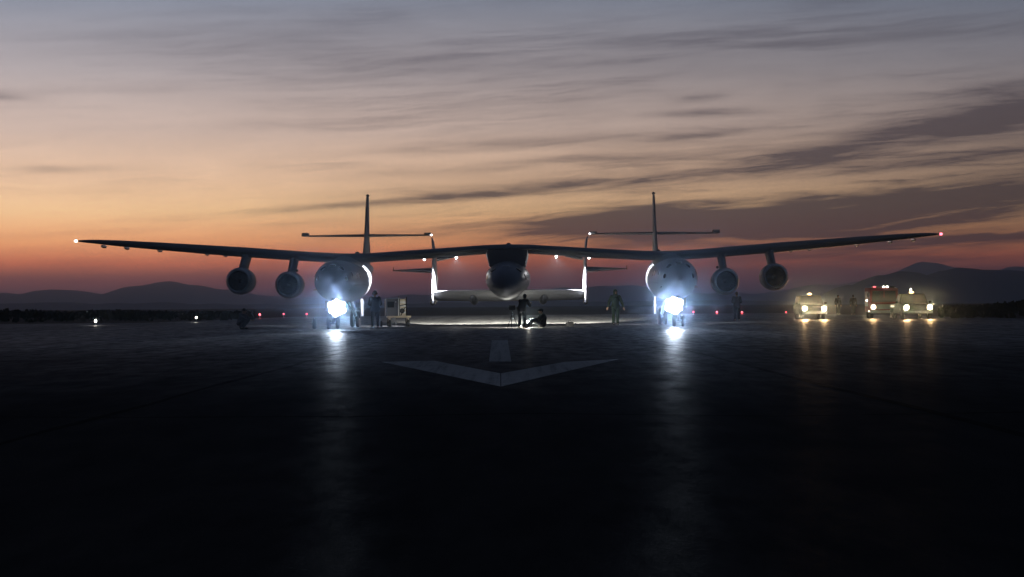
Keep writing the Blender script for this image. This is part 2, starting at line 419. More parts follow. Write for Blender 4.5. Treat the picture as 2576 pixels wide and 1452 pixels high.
ridge('hills', 5200, [(1800, 775), (1980, 768), (2060, 752), (2140, 716), (2215, 694), (2255, 690), (2320, 696), (2370, 680), (2415, 671), (2470, 671), (2530, 680), (2600, 702), (2750, 745), (3100, 775)], 1500, 11)
ridge('hills', 6500, [(-700, 770), (-100, 766), (250, 761), (520, 765), (900, 764), (1300, 759), (1700, 757), (2100, 756)], 1500, 21)

# scrub along the far edge of the airfield (uncountable low growth)
rnd = random.Random(5); sc_ = MB()
for side, u0, u1, cnt, hh in ((0, -500, 640, 4200, 0.9), (1, 2360, 3300, 4200, 1.0)):
    for _ in range(cnt):
        d = (rnd.uniform(170, 420), rnd.uniform(135, 380), rnd.uniform(260, 420))[side]; u = rnd.uniform(u0, u1)
        if side == 0: hmax = hh * (0.35 + 0.65 * min(1, max(0, (640 - u) / 400)))
        elif side == 1: hmax = hh * (0.3 + 0.7 * min(1, max(0, (u - 2300) / 200)))
        else: hmax = hh
        hmax *= 0.55 + 0.45 * abs(math.sin(u * 0.031 + d * 0.05) * math.sin(u * 0.011 + 1.3))
        z = rnd.uniform(0, hmax) ** 1.0; s = rnd.uniform(0.12, 0.34); c = Vector((gx(u, d), d, z)); a = rnd.uniform(0, 6.28); t = rnd.uniform(-0.6, 0.6)
        ax = Vector((math.cos(a), math.sin(a), t)) * s; bx_ = Vector((-math.sin(a) * 0.3, math.cos(a) * 0.3, 1)) * s
        sc_.add([c - ax - bx_ * 0.6, c + ax - bx_ * 0.5, c + ax * 0.5 + bx_, c - ax * 0.6 + bx_ * 0.8], [(0, 1, 2, 3)])
tag(sc_.build('scrub', 'scrub', smooth=False), 'dark low scrub along the far edge of the airfield', 'scrub', kind='stuff')

# ---------------------------------------------------------------- carrier aircraft (two hulls under one long wing)
YAW = -math.atan(67.0 / F)
PO = Vector((-0.252, 100.0, 0.0))
def plane_frame(name): return empty(name, PO, YAW)
ca = tag(plane_frame('carrier_aircraft'), 'white twin fuselage carrier aircraft with long wing and four jet engines', 'aircraft')
HX = 7.9
half = [(0, 2.0, 6.3, 4.04, 3.58), (1.14, 2.0, 6.3, 4.01, 3.56), (4.2, 2.0, 6.1, 3.81, 3.34), (6.68, 2.0, 5.9, 3.66, 3.20), (7.6, 2.0, 5.8, 3.64, 3.18), (8.3, 2.0, 5.75, 3.655, 3.19),
        (9.5, 2.02, 5.6, 3.72, 3.25), (11.3, 2.1, 5.35, 3.86, 3.38), (13.07, 2.2, 5.1, 4.0, 3.51), (15.2, 2.35, 4.8, 4.14, 3.70), (17.3, 2.5, 4.5, 4.275, 3.90), (19.2, 2.65, 4.2, 4.385, 4.09), (20.3, 2.75, 4.0, 4.425, 4.22), (20.9, 2.9, 3.8, 4.42, 4.29), (21.2, 3.1, 3.6, 4.39, 4.34)]
st = [(-x, a, b, c, d) for x, a, b, c, d in half[:0:-1]] + half
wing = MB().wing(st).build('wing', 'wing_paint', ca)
# hinge fairings along the trailing edge, one mesh each
def wz(x):
    x = abs(x)
    for p, q in zip(half, half[1:]):
        if p[0] <= x <= q[0]:
            t = (x - p[0]) / (q[0] - p[0]); return [p[i] + (q[i] - p[i]) * t for i in range(5)]
    return half[-1]
for x in (14.1, 15.0, 17.3, 18.9, 20.0):
    for s in (-1, 1):
        w_ = wz(x); yt = w_[2]; zb = (w_[3] + w_[4]) / 2
        MB().ball((s * x, yt - 0.25, zb - 0.20), (0.06, 0.7, 0.085), 12, 8).build('hinge_fairing', 'bare_metal', wing)
for x, y in ((-HX + 0.5, 2.6), (0.05, 3.0), (HX - 0.5, 2.6)):
    MB().ball((x, y + 0.8, wz(x)[3]), (0.12, 0.25, 0.09)).build('dome', 'dark_paint', wing)
MB().finwing([(3.6, 3.4, 3.9, -HX + 1.1, 0.05), (4.05, 3.7, 3.9, -HX + 1.1, 0.02)], 6).build('antenna', 'white_paint', wing)
for s in (-1, 1):
    m_ = MB().ball((s * 21.25, 3.2, 4.365), (0.085, 0.14, 0.065))
    m_.build('wingtip_light', 'nav_red' if s > 0 else 'nav_white', wing)

def oval(cx, y, cz, rx, rt, rb, n=44, k=0.0):
    out = []
    for i in range(n):
        t = 2 * math.pi * i / n; c, s_ = math.cos(t), math.sin(t)
        out.append((cx + rx * c * (1 - k * max(0, -s_) ** 1.6), y, cz + s_ * (rt if s_ > 0 else rb)))
    return out
hull_sec = [(-5.05, 2.13, 0.03), (-5.0, 2.135, 0.16), (-4.85, 2.15, 0.34), (-4.55, 2.17, 0.55), (-4.1, 2.19, 0.745), (-3.5, 2.21, 0.89), (-2.7, 2.225, 0.97), (-1.6, 2.23, 1.0), (1.5, 2.23, 1.0), (4.2, 2.24, 1.0),
            (6.4, 2.34, 0.95), (8.6, 2.56, 0.80), (11.0, 2.80, 0.60), (13.5, 2.97, 0.43), (16.0, 3.08, 0.30), (17.8, 3.14, 0.17), (18.2, 3.15, 0.05)]
def hull_r(y):
    for p, q in zip(hull_sec, hull_sec[1:]):
        if p[0] <= y <= q[0]:
            t = (y - p[0]) / (q[0] - p[0]); return p[1] + (q[1] - p[1]) * t, p[2] + (q[2] - p[2]) * t
    return hull_sec[-1][1:]
def windows(parent, cx, lst, surf, m='glass'):
    for (y, ang, r) in lst:
        pc = surf(cx, y, ang); e = 0.02
        n_ = (surf(cx, y + e, ang) - surf(cx, y - e, ang)).cross(surf(cx, y, ang + e) - surf(cx, y, ang - e)).normalized()
        if n_.dot(Vector((math.cos(ang), 0, math.sin(ang)))) < 0: n_ = -n_
        w = MB(); w.tube(pc - n_ * 0.04, pc + n_ * 0.012, r, r * 0.92, 20)
        f = w.build('window', m, parent)
for s in (-1, 1):
    cx = s * HX
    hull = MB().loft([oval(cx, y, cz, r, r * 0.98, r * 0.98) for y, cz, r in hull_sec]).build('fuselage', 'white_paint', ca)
    surf = lambda c, y, a: Vector((c + hull_r(y)[1] * math.cos(a), y, hull_r(y)[0] + hull_r(y)[1] * 0.98 * math.sin(a)))
    windows(hull, cx, [(-4.1, R(125), 0.15), (-4.1, R(90), 0.16), (-4.1, R(55), 0.15), (-3.4, R(20), 0.13), (-3.4, R(160), 0.13), (-4.3, R(12), 0.12), (-4.3, R(168), 0.12),
                       (-1.9, R(16), 0.13), (-1.9, R(164), 0.13), (-0.6, R(16), 0.13), (-0.6, R(164), 0.13)], surf)
    # dark livery line along each side
    for sd_ in (0, 1):
        rows = []
        for k in range(26):
            y = -3.2 + k * 0.56; cz, r = hull_r(y); a0 = R(-6 - 0.5 * abs(k - 8)); a1 = a0 - R(4.5)
            pts = []
            for a in (a0, a1):
                aa = a if sd_ == 0 else math.pi - a
                pts.append((cx + (r + 0.006) * math.cos(aa), y, cz + (r * 0.98 + 0.006) * math.sin(aa)))
            rows.append(pts)
        q = MB(); q.add([p for r_ in rows for p in r_], [(2 * i, 2 * i + 1, 2 * i + 3, 2 * i + 2) for i in range(len(rows) - 1)]); q.build('livery_line', 'stripe', hull)
    # fairing between hull and wing
    MB().loft([oval(cx, y, 3.12, rx, rt, 0.3, 28) for y, rx, rt in ((1.2, 0.06, 0.05), (1.6, 0.4, 0.28), (2.3, 0.66, 0.44), (4.0, 0.74, 0.50), (5.6, 0.6, 0.42), (7.4, 0.3, 0.18), (8.6, 0.05, 0.04))]).build('wing_fairing', 'white_paint', hull)
    MB().tube((cx + s * 0.75, -3.75, 1.82), (cx + s * 0.86, -4.25, 1.80), 0.022, 0.012, 8).build('probe', 'steel', hull)
    MB().tube((cx - s * 0.75, -3.75, 1.82), (cx - s * 0.86, -4.25, 1.80), 0.022, 0.012, 8).build('probe', 'steel', hull)
    # tail
    fin = MB().finwing([(3.05, 11.6, 17.6, cx, 0.42), (3.5, 12.6, 17.5, cx, 0.34), (4.0, 13.4, 17.4, cx, 0.26), (4.6, 13.9, 17.3, cx, 0.20), (5.4, 14.4, 17.2, cx, 0.17), (6.4, 15.0, 17.1, cx, 0.145), (7.0, 15.4, 17.0, cx, 0.11), (7.16, 15.7, 16.9, cx, 0.05)]).build('fin', 'wing_paint', ca)
    MB().ball((cx, 16.1, 7.16), (0.09, 0.35, 0.08)).build('fin_cap', 'dark_paint', fin)
    tl = MB().wing([(cx - 3.5, 15.3, 16.3, 4.97, 4.90), (cx - 3.1, 15.2, 16.4, 4.98, 4.89), (cx, 14.7, 16.7, 5.01, 4.85), (cx + 3.1, 15.2, 16.4, 4.98, 4.89), (cx + 3.5, 15.3, 16.3, 4.97, 4.90)]).build('tailplane', 'wing_paint', ca)
    MB().ball((cx, 15.0, 4.93), (0.16, 0.55, 0.13)).build('tail_bullet', 'white_paint', tl)
    for k in (-1, 1):
        big = (k == s)
        MB().box((cx + k * 3.36, 15.2, 5.0 if big else 5.01), (0.40, 0.5, 0.19 if big else 0.09), 0, 0.92).build('balance_weight', 'wing_paint', tl, bevel=0.02)
    MB().ball((cx - s * 3.55, 15.3, 4.935), 0.055, 12, 8).build('tail_light', 'rear_white', tl)
    # engines
    for ex, ez in ((10.45, 2.10), (12.8, 2.30)):
        X = s * ex
        prof = [(0.9, 0.02), (0.9, 0.44), (0.35, 0.45), (0.12, 0.455), (0.03, 0.48), (0.0, 0.525), (0.03, 0.565), (0.15, 0.61), (0.45, 0.645), (1.1, 0.655), (2.0, 0.60), (2.7, 0.50), (3.1, 0.42), (3.1, 0.40), (2.6, 0.40), (2.6, 0.02)]
        eng = MB().lathe(prof, (X, 0.0, ez), 'y', 40).build('engine', 'white_paint', ca)
        MB().lathe([(-0.002, 0.500), (-0.012, 0.525), (0.015, 0.562), (0.10, 0.602), (0.104, 0.594)], (X, 0.0, ez), 'y', 40).build('intake_lip', 'bare_metal', eng)
        fb = MB()
        for b_ in range(20):
            t0 = 2 * math.pi * b_ / 20
            a = Vector((math.cos(t0), 0, math.sin(t0))); p = Vector((-math.sin(t0), 0, math.cos(t0)))
            fb.add([Vector((X, 0.68, ez)) + a * 0.1 - p * 0.02, Vector((X, 0.78, ez)) + a * 0.1 + p * 0.02, Vector((X, 0.80, ez)) + a * 0.43 + p * 0.06, Vector((X, 0.66, ez)) + a * 0.43 - p * 0.05], [(0, 1, 2, 3)])
        fb.build('fan', 'black', eng)
        MB().lathe([(0.03, 0.475), (0.12, 0.449), (0.35, 0.444), (0.885, 0.434)], (X, 0.0, ez), 'y', 40).build('intake_shade', 'black', eng)  # black sleeve over the white inside, intake shade put into the colour
        MB().lathe([(0.45, 0.01), (0.5, 0.05), (0.62, 0.1), (0.8, 0.13)], (X, 0.0, ez), 'y', 20).build('spinner', 'black', eng)
        MB().lathe([(0.895, 0.44), (0.89, 0.02)], (X, 0, ez), 'y', 30).build('intake_back', 'black', eng)
        zt = wz(ex)[4] + 0.12
        MB().finwing([(ez + 0.52, 0.75, 3.4, X, 0.34), (ez + 0.8, 1.05, 3.9, X, 0.32), (zt, 2.1, 5.0, X, 0.36)]).build('engine_pylon', 'wing_paint', ca)
    MB().ball((s * 10.1, 0.9, 2.78), (0.07, 0.12, 0.07)).build('sensor', 'dark_paint', ca)
    # nose gear with twin wheels and the landing light
    def wheel(x, y, r, w, parent, z=None):
        z = r if z is None else z
        ty = MB().lathe([(-w * 0.3, r * 0.55), (-w * 0.5, r * 0.68), (-w * 0.48, r * 0.88), (-w * 0.3, r * 0.985), (0, r), (w * 0.3, r * 0.985), (w * 0.48, r * 0.88), (w * 0.5, r * 0.68), (w * 0.3, r * 0.55), (-w * 0.3, r * 0.55)], (x, y, z), 'x', 28).build('wheel', 'rubber', parent)
        MB().lathe([(-w * 0.36, 0.01), (-w * 0.36, r * 0.2), (-w * 0.2, r * 0.3), (-w * 0.28, r * 0.56), (w * 0.28, r * 0.56), (w * 0.2, r * 0.3), (w * 0.36, r * 0.2), (w * 0.36, 0.01)], (x, y, z), 'x', 24).build('wheel_hub', 'steel', ty)
        return ty
    ny = -3.9
    ng = MB().tube((cx, ny + 0.1, 1.5), (cx, ny, 0.62), 0.075, 0.07, 14); ng.tube((cx, ny, 0.66), (cx, ny, 0.30), 0.05, 0.05, 12)
    ng.tube((cx - 0.24, ny, 0.28), (cx + 0.24, ny, 0.28), 0.045); ng.tube((cx, ny + 0.95, 1.32), (cx, ny + 0.1, 0.66), 0.035); ng.tube((cx, ny - 0.05, 0.6), (cx, ny - 0.2, 0.44), 0.025); ng.tube((cx, ny - 0.2, 0.44), (cx, ny - 0.05, 0.3), 0.025)
    ngo = ng.build('nose_gear', 'steel', ca)
    wheel(cx - 0.21, ny, 0.28, 0.16, ngo); wheel(cx + 0.21, ny, 0.28, 0.16, ngo)
    for k in (-1, 1):
        MB().box((cx + k * 0.34, ny + 0.6, 1.08), (0.025, 1.2, 0.46), 0).build('gear_door', 'white_paint', ca, bevel=0.01)
    # main gear
    mx = cx - s * 0.18
    mg = MB().tube((cx, 5.0, 1.5), (mx - s * 0.05, 5.2, 0.55), 0.10, 0.085, 14); mg.tube((mx - s * 0.05, 5.2, 0.6), (mx - s * 0.05, 5.6, 0.42), 0.07); mg.tube((cx + s * 0.3, 5.0, 1.45), (mx, 5.2, 0.75), 0.04)
    mg.tube((mx - 0.22, 5.6, 0.42), (mx + 0.22, 5.6, 0.42), 0.05)
    mgo = mg.build('main_gear', 'white_paint', ca); wheel(mx - 0.14, 5.6, 0.42, 0.2, mgo); wheel(mx + 0.14, 5.6, 0.42, 0.2, mgo)
    MB().box((cx - s * 0.55, 5.2, 0.98), (0.03, 1.5, 0.85)).build('gear_door', 'white_paint', ca, bevel=0.01)
    # landing light on an arm ahead of the nose gear
    lx, ly, lz = cx - s * 0.26, -4.86, 0.98
    ll = MB().box((lx, ly + 0.26, lz), (0.5, 0.06, 0.42)).build('landing_light', 'steel', ca, bevel=0.03)
    for k_, (ox, oz, lr) in enumerate(((0.0, 0.0, 0.36), (0.27 * s, 0.13, 0.16), (-0.25 * s, 0.16, 0.14), (0.07 * s, -0.27, 0.15), (-0.24 * s, -0.11, 0.17), (0.26 * s, -0.14, 0.13), (-0.02, 0.30, 0.11))):
        yo = ly + (0.0 if k_ == 0 else 0.10 + 0.012 * k_)        # oversized main lens, small ones added to give the glare a ragged outline
        lc = MB().lathe([(0.24, 0.02), (0.22, 0.3 * lr), (0.12, 0.75 * lr), (0.0, 1.03 * lr), (-0.035, 1.07 * lr), (-0.035, 1.03 * lr), (0.0, lr)], (lx + ox, yo, lz + oz), 'y', 24).build('reflector', 'steel', ll)
        MB().lathe([(-0.005, lr), (-0.03, 0.7 * lr), (-0.05, 0.3 * lr), (-0.052, 0.01)], (lx + ox, yo, lz + oz), 'y', 24).build('lens', 'landing_glare_lens', ll)
    MB().tube((lx, ly + 0.2, lz), (cx, ny, 0.85), 0.035).build('lamp_arm', 'steel', ll)
    lamp('landing_beam', 'SPOT', (lx, ly - 0.22, lz), 30000.0, (0.70, 0.82, 1.0), ca, 0.22, (0, -1, 0.035), 20, 1.0)
    lamp('landing_flood', 'SPOT', (lx, ly - 0.22, lz), 520.0, (0.66, 0.81, 1.0), ca, 0.10, (0, -1, -0.25), 170, 0.3)
    lamp('landing_spill', 'POINT', (lx - s * 0.1, ly - 0.2, 0.94), 0.5, (0.70, 0.84, 1.0), ca, 0.08)
# pylon that carries the spaceplane
def rrect(y, hw, z0, z1, n=6, rr=0.25):
    return [(-hw * 0.86, y, z0), (hw * 0.86, y, z0), (hw * 0.93, y, z0 + (z1 - z0) * 0.3), (hw, y, z0 + (z1 - z0) * 0.6), (hw, y, z1), (-hw, y, z1), (-hw, y, z0 + (z1 - z0) * 0.6), (-hw * 0.93, y, z0 + (z1 - z0) * 0.3)]
MB().loft([rrect(2.05, 0.97, 2.95, 3.80), rrect(2.4, 1.02, 2.92, 3.84), rrect(5.5, 1.02, 2.92, 3.8), rrect(8.2, 0.5, 3.0, 3.6)]).build('center_pylon', 'wing_paint', ca, bevel=0.03)
# small work lamps hanging under the wing, two on each side
for x, zz in ((-4.24, 3.38), (-2.63, 3.47), (2.42, 3.49), (4.07, 3.40)):
    wl = MB().tube((x, 6.0, zz + 0.10), (x, 6.0, zz + 0.03), 0.03, 0.05, 12).build('work_lamp', 'steel', ca)
    MB().ball((x, 6.0, zz), 0.055, 14, 10).build('bulb', 'work_lens', wl)
    sx = 1 if x > 0 else -1
    if abs(x) < 3:
        lamp('work_lamp_light', 'SPOT', (x, 6.02, zz - 0.09), 30000.0, (0.97, 0.97, 1.0), ca, 0.05, (sx, 1.25, -0.95), 48, 0.6)
        lamp('work_lamp_glow', 'POINT', (x, 6.02, zz - 0.10), 45.0, (0.97, 0.97, 1.0), ca, 0.05)
        lamp('work_lamp_beam', 'SPOT', (x, 6.10, zz - 0.08), 480000.0, (1.0, 0.96, 0.82), ca, 0.06, (0, 1, -0.17), 24, 0.5)
    else:
        lamp('work_lamp_light', 'SPOT', (x, 6.02, zz - 0.09), 5000.0, (0.97, 0.97, 1.0), ca, 0.05, (sx, -0.05, -0.34), 56, 0.5)

# ---------------------------------------------------------------- spaceplane hanging in the middle
sp = tag(plane_frame('spaceplane'), 'small white spaceplane with twin upright tail booms hung under the middle of the wing', 'spaceplane')
ship = [(-3.6, 1.80, 0.03, 0.03, 0.03), (-3.52, 1.81, 0.20, 0.17, 0.19), (-3.2, 1.88, 0.44, 0.37, 0.41), (-2.5, 2.00, 0.70, 0.57, 0.66), (-1.4, 2.13, 0.89, 0.72, 0.85), (0.0, 2.25, 1.00, 0.82, 0.98), (1.5, 2.32, 1.03, 0.85, 1.04),
        (3.0, 2.34, 1.07, 0.86, 1.07), (5.2, 2.34, 1.11, 0.88, 1.09), (7.5, 2.34, 1.11, 0.88, 1.07), (10.0, 2.34, 0.92, 0.78, 0.86), (12.0, 2.36, 0.66, 0.6, 0.62), (12.4, 2.36, 0.5, 0.46, 0.46)]
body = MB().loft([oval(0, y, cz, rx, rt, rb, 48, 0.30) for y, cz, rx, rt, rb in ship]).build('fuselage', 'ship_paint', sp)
def ship_at(y):
    for p, q in zip(ship, ship[1:]):
        if p[0] <= y <= q[0]:
            t = (y - p[0]) / (q[0] - p[0]); return [p[i] + (q[i] - p[i]) * t for i in range(1, 5)]
def ssurf(c, y, a):
    cz, rx, rt, rb = ship_at(y); s_ = math.sin(a)
    return Vector((rx * math.cos(a) * (1 - 0.30 * max(0, -s_) ** 1.6), y, cz + s_ * (rt if s_ > 0 else rb)))
windows(body, 0, [(-1.3, R(90), 0.17), (-1.3, R(48), 0.16), (-1.3, R(132), 0.16), (-0.9, R(15), 0.15), (-0.9, R(165), 0.15), (1.2, R(25), 0.14), (1.2, R(155), 0.14), (2.6, R(25), 0.14), (2.6, R(155), 0.14)], ssurf)
MB().lathe([(0.0, 0.30), (0.25, 0.36), (0.9, 0.46), (0.9, 0.42), (0.2, 0.30)], (0, 12.4, 2.36), 'y', 28).build('rocket_nozzle', 'dark_paint', sp)
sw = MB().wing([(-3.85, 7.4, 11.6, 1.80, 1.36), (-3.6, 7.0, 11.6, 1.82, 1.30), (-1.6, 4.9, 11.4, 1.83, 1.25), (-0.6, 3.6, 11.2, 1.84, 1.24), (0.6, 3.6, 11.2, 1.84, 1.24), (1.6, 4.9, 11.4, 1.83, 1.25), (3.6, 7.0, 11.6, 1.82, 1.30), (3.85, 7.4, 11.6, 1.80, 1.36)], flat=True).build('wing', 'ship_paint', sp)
sk_ = MB().tube((0, -1.9, 1.45), (0, -2.2, 0.62), 0.06, 0.05); sk_.tube((0, -2.2, 0.62), (0, -2.2, 0.2), 0.04); sk_.tube((0, -1.1, 1.2), (0, -2.15, 0.65), 0.03)
for s in (-1, 1):
    MB().ball((s * 1.74, 6.2, 1.44), (0.25, 1.1, 0.37), 20, 12).build('gear_fairing', 'dark_paint', sw)
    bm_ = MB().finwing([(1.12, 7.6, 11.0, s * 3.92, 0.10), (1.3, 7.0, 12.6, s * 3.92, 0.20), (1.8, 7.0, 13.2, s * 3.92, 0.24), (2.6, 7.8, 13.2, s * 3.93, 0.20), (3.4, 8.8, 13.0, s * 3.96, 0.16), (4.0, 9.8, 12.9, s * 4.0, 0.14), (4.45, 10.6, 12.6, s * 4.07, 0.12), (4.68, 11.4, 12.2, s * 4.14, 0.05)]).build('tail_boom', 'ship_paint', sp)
    MB().ball((s * 3.92, 7.5, 1.22), (0.13, 0.35, 0.17)).build('boom_pod', 'dark_paint', bm_)
    tp = MB().wing([(s * x, a, b, c, d) for x, a, b, c, d in ((3.95, 9.6, 12.6, 3.05, 2.75), (5.0, 10.4, 12.5, 3.01, 2.82), (6.2, 11.3, 12.3, 2.96, 2.90))]).build('tailplane', 'ship_paint', sp)
    MB().finwing([(2.9, 11.6, 12.2, s * 6.22, 0.05), (3.12, 11.9, 12.2, s * 6.22, 0.03)], 6).build('tip_fin', 'ship_paint', tp)
    MB().wing([(s * x, a, b, c, d) for x, a, b, c, d in ((3.86, 11.0, 12.8, 3.62, 3.40), (2.95, 11.8, 12.6, 3.66, 3.60))]).build('elevon', 'dark_paint', bm_)

# ---------------------------------------------------------------- people
def person(name, label, loc, rz, J, cloth, head='cap', group=None, coat=0.0):
    """J: joints; one continuous body (voxel-joined), clothes and hair as children"""
    root = tag(empty(name, loc, rz), label, 'person', group)
    V = Vector
    def remesh(o, vox):
        r_ = o.modifiers.new('join', 'REMESH'); r_.mode = 'VOXEL'; r_.voxel_size = vox; r_.use_smooth_shade = True
    pel, che, nek, hd = (V(J[k]) for k in ('pelvis', 'chest', 'neck', 'head'))
    fd = V(J.get('face', (0, -1, 0))).normalized()
    b = MB()
    b.caps(pel, che, 0.135, 0.15); b.caps(che, nek, 0.13, 0.06); b.caps(nek, hd - V((0, 0, 0.02)), 0.055, 0.055)
    b.ball(hd, (0.080, 0.096, 0.118), 16, 12); b.ball(hd + fd * 0.02 + V((0, 0, -0.06)), (0.06, 0.07, 0.06))
    b.caps(hd + fd * 0.085 + V((0, 0, 0.01)), hd + fd * 0.112 + V((0, 0, -0.025)), 0.012, 0.017)       # nose
    b.caps(hd + fd * 0.086 + V((-0.02, 0, -0.062)), hd + fd * 0.086 + V((0.02, 0, -0.062)), 0.010, 0.010)  # lips
    sd_ = V((-fd.y, fd.x, 0))
    for k in (-1, 1):
        b.ball(hd + sd_ * 0.082 * k + V((0, 0, -0.01)), (0.018, 0.022, 0.034), 10, 8)
        b.ball(hd + fd * 0.085 + sd_ * 0.032 * k + V((0, 0, 0.012)), 0.014, 8, 6)
    hands = []
    for k, q in ((-1, 'r'), (1, 'l')):
        hip, kn, an, to = (V(J[j + q]) for j in ('hip', 'knee', 'ankle', 'toe'))
        sh, ebw, wr, hn = (V(J[j + q]) for j in ('sho', 'elb', 'wri', 'han'))
        b.caps(pel, hip, 0.12, 0.10); b.caps(hip, kn, 0.088, 0.062); b.caps(kn, an, 0.060, 0.042); b.caps(an, to, 0.042, 0.034); b.ball(an + V((0, 0.03, -0.03)), 0.045)
        b.caps(che + V((0, 0, 0.08)), sh, 0.09, 0.07); b.caps(sh, ebw, 0.056, 0.044); b.caps(ebw, wr, 0.042, 0.03)
        d = (hn - wr).normalized(); side = d.cross(V((0, 0, 1)) if abs(d.z) < 0.8 else V((0, 1, 0))).normalized(); up = side.cross(d)
        pc = wr + d * 0.075
        b.caps(wr, pc, 0.030, 0.034); b.caps(pc + side * 0.022, wr + d * 0.04 - side * 0.018, 0.020, 0.022)
        for i, (o_, L) in enumerate(((-0.033, 0.068), (-0.011, 0.078), (0.011, 0.074), (0.033, 0.058))):
            p0 = pc + side * o_ + d * 0.012; p1 = p0 + d * L * 0.55 + up * 0.006; p2 = p1 + d * L * 0.38 + up * 0.026
            b.caps(p0, p1, 0.0105, 0.0095); b.caps(p1, p2, 0.0095, 0.008)
        t0 = wr + d * 0.03 - side * 0.034; t1 = t0 + d * 0.045 - side * 0.03 + up * 0.012; b.caps(t0, t1, 0.014, 0.012); b.caps(t1, t1 + d * 0.03 + up * 0.01, 0.012, 0.009)
    bo = b.build('body', 'skin', root); remesh(bo, 0.009)
    # jacket
    j = MB(); g_ = 0.028 + coat
    low = pel + (che - pel) * (-0.12 if not J.get('sit') else 0.1)
    j.caps(low, che, 0.150 + coat, 0.165 + coat); j.caps(che, che + (nek - che) * 0.75, 0.15 + coat, 0.085)
    for q in 'rl':
        sh, ebw, wr = (V(J[x + q]) for x in ('sho', 'elb', 'wri'))
        j.caps(low, V(J['hip' + q]) + (che - pel) * 0.02, 0.12 + coat, 0.115 + coat)
        j.caps(che + V((0, 0, 0.06)), sh, 0.11, 0.088); j.caps(sh, ebw, 0.082 + coat * 0.5, 0.066 + coat * 0.4); j.caps(ebw, ebw + (wr - ebw) * 0.95, 0.066 + coat * 0.4, 0.05)
    jo = j.build('jacket', cloth[0], root); remesh(jo, 0.018)
    t = MB()
    for q in 'rl':
        hip, kn, an = (V(J[x + q]) for x in ('hip', 'knee', 'ankle'))
        t.caps(pel, hip, 0.135, 0.118); t.caps(hip, kn, 0.108, 0.084); t.caps(kn, an + V((0, 0, 0.03)), 0.082, 0.070)
    to_ = t.build('trousers', cloth[1], root); remesh(to_, 0.018)
    for q in 'rl':
        an, toe = V(J['ankle' + q]), V(J['toe' + q])
        s_ = MB(); s_.caps(an + V((0, 0, 0.05)), an, 0.056, 0.056); s_.caps(an + V((0, 0, -0.03)), toe, 0.052, 0.044)
        bo_ = s_.build('boot', 'boot', root); remesh(bo_, 0.014)
    h = MB()
    if head == 'cap':
        h.ball(hd + V((0, 0, 0.035)) - fd * 0.008, (0.094, 0.108, 0.098)); h.caps(hd + fd * 0.08 + V((0, 0, 0.05)), hd + fd * 0.15 + V((0, 0, 0.04)), 0.03, 0.022)
        ho = h.build('cap', 'black_cloth', root)
    elif head == 'hood':
        h.ball(hd + V((0, 0, 0.015)) - fd * 0.03, (0.115, 0.125, 0.145)); h.caps(hd - fd * 0.03 + V((0, 0, -0.06)), nek + V((0, 0, -0.02)), 0.11, 0.13)
        ho = h.build('hood', cloth[0], root)
    elif head == 'headset':
        h.ball(hd + V((0, 0, 0.03)) - fd * 0.016, (0.088, 0.102, 0.104))
        ho = h.build('hair', 'hair', root)
        e_ = MB()
        for k in (-1, 1): e_.ball(hd + sd_ * 0.098 * k, (0.035, 0.045, 0.05))
        for i in range(10):
            a0, a1 = math.pi * i / 10, math.pi * (i + 1) / 10
            e_.tube(hd + sd_ * 0.11 * math.cos(a0) + V((0, 0, 0.145 * math.sin(a0))), hd + sd_ * 0.11 * math.cos(a1) + V((0, 0, 0.145 * math.sin(a1))), 0.014)
        e_.build('headset', 'black', root)
    else:
        h.ball(hd + V((0, 0, 0.03)) - fd * 0.018, (0.088, 0.102, 0.104)); h.ball(hd - fd * 0.04 + V((0, 0, -0.02)), (0.08, 0.07, 0.09))
        ho = h.build('hair', 'hair', root)
    remesh(ho, 0.014)
    return root
def sym(d):
    o = dict(d)
    for k in ('hip', 'knee', 'ankle', 'toe', 'sho', 'elb', 'wri', 'han'):
        if k in o:
            x, y, z = o.pop(k); o[k + 'l'] = (x, y, z); o[k + 'r'] = (-x, y, z)
    return o
STAND = sym(dict(pelvis=(0, 0.01, 0.97), chest=(0, 0.01, 1.27), neck=(0, 0.01, 1.48), head=(0, -0.01, 1.64), hip=(0.10, 0.01, 0.92), knee=(0.12, -0.01, 0.50), ankle=(0.13, 0.03, 0.09), toe=(0.15, -0.15, 0.045),
                 sho=(0.19, 0.01, 1.41), elb=(0.27, 0.04, 1.13), wri=(0.27, -0.05, 0.90), han=(0.27, -0.08, 0.8)))
ARMSOUT = dict(STAND); ARMSOUT.update(elbl=(0.32, 0.03, 1.15), wril=(0.40, -0.02, 0.91), hanl=(0.43, -0.04, 0.81), elbr=(-0.31, 0.03, 1.15), wrir=(-0.38, -0.02, 0.91), hanr=(-0.41, -0.04, 0.81),
                                      anklel=(0.115, 0.08, 0.09), toel=(0.13, -0.10, 0.045), ankler=(-0.115, -0.05, 0.09), toer=(-0.13, -0.23, 0.045), kneel=(0.11, 0.02, 0.5), kneer=(-0.11, -0.06, 0.5))
HOLD = dict(STAND); HOLD.update(elbl=(0.27, 0.0, 1.14), wril=(0.14, -0.22, 1.08), hanl=(0.06, -0.29, 1.08), elbr=(-0.27, 0.0, 1.14), wrir=(-0.16, -0.21, 1.02), hanr=(-0.07, -0.28, 1.02))
SQUAT = sym(dict(pelvis=(0, 0.10, 0.30), chest=(0, -0.04, 0.56), neck=(0, -0.10, 0.73), head=(0, -0.15, 0.86), hip=(0.10, 0.09, 0.28), knee=(0.17, -0.30, 0.46), ankle=(0.14, -0.02, 0.09), toe=(0.17, -0.20, 0.045),
                 sho=(0.18, -0.06, 0.67), elb=(0.24, -0.30, 0.50), wri=(0.13, -0.50, 0.44), han=(0.10, -0.60, 0.42)))
SQUAT['sit'] = 1
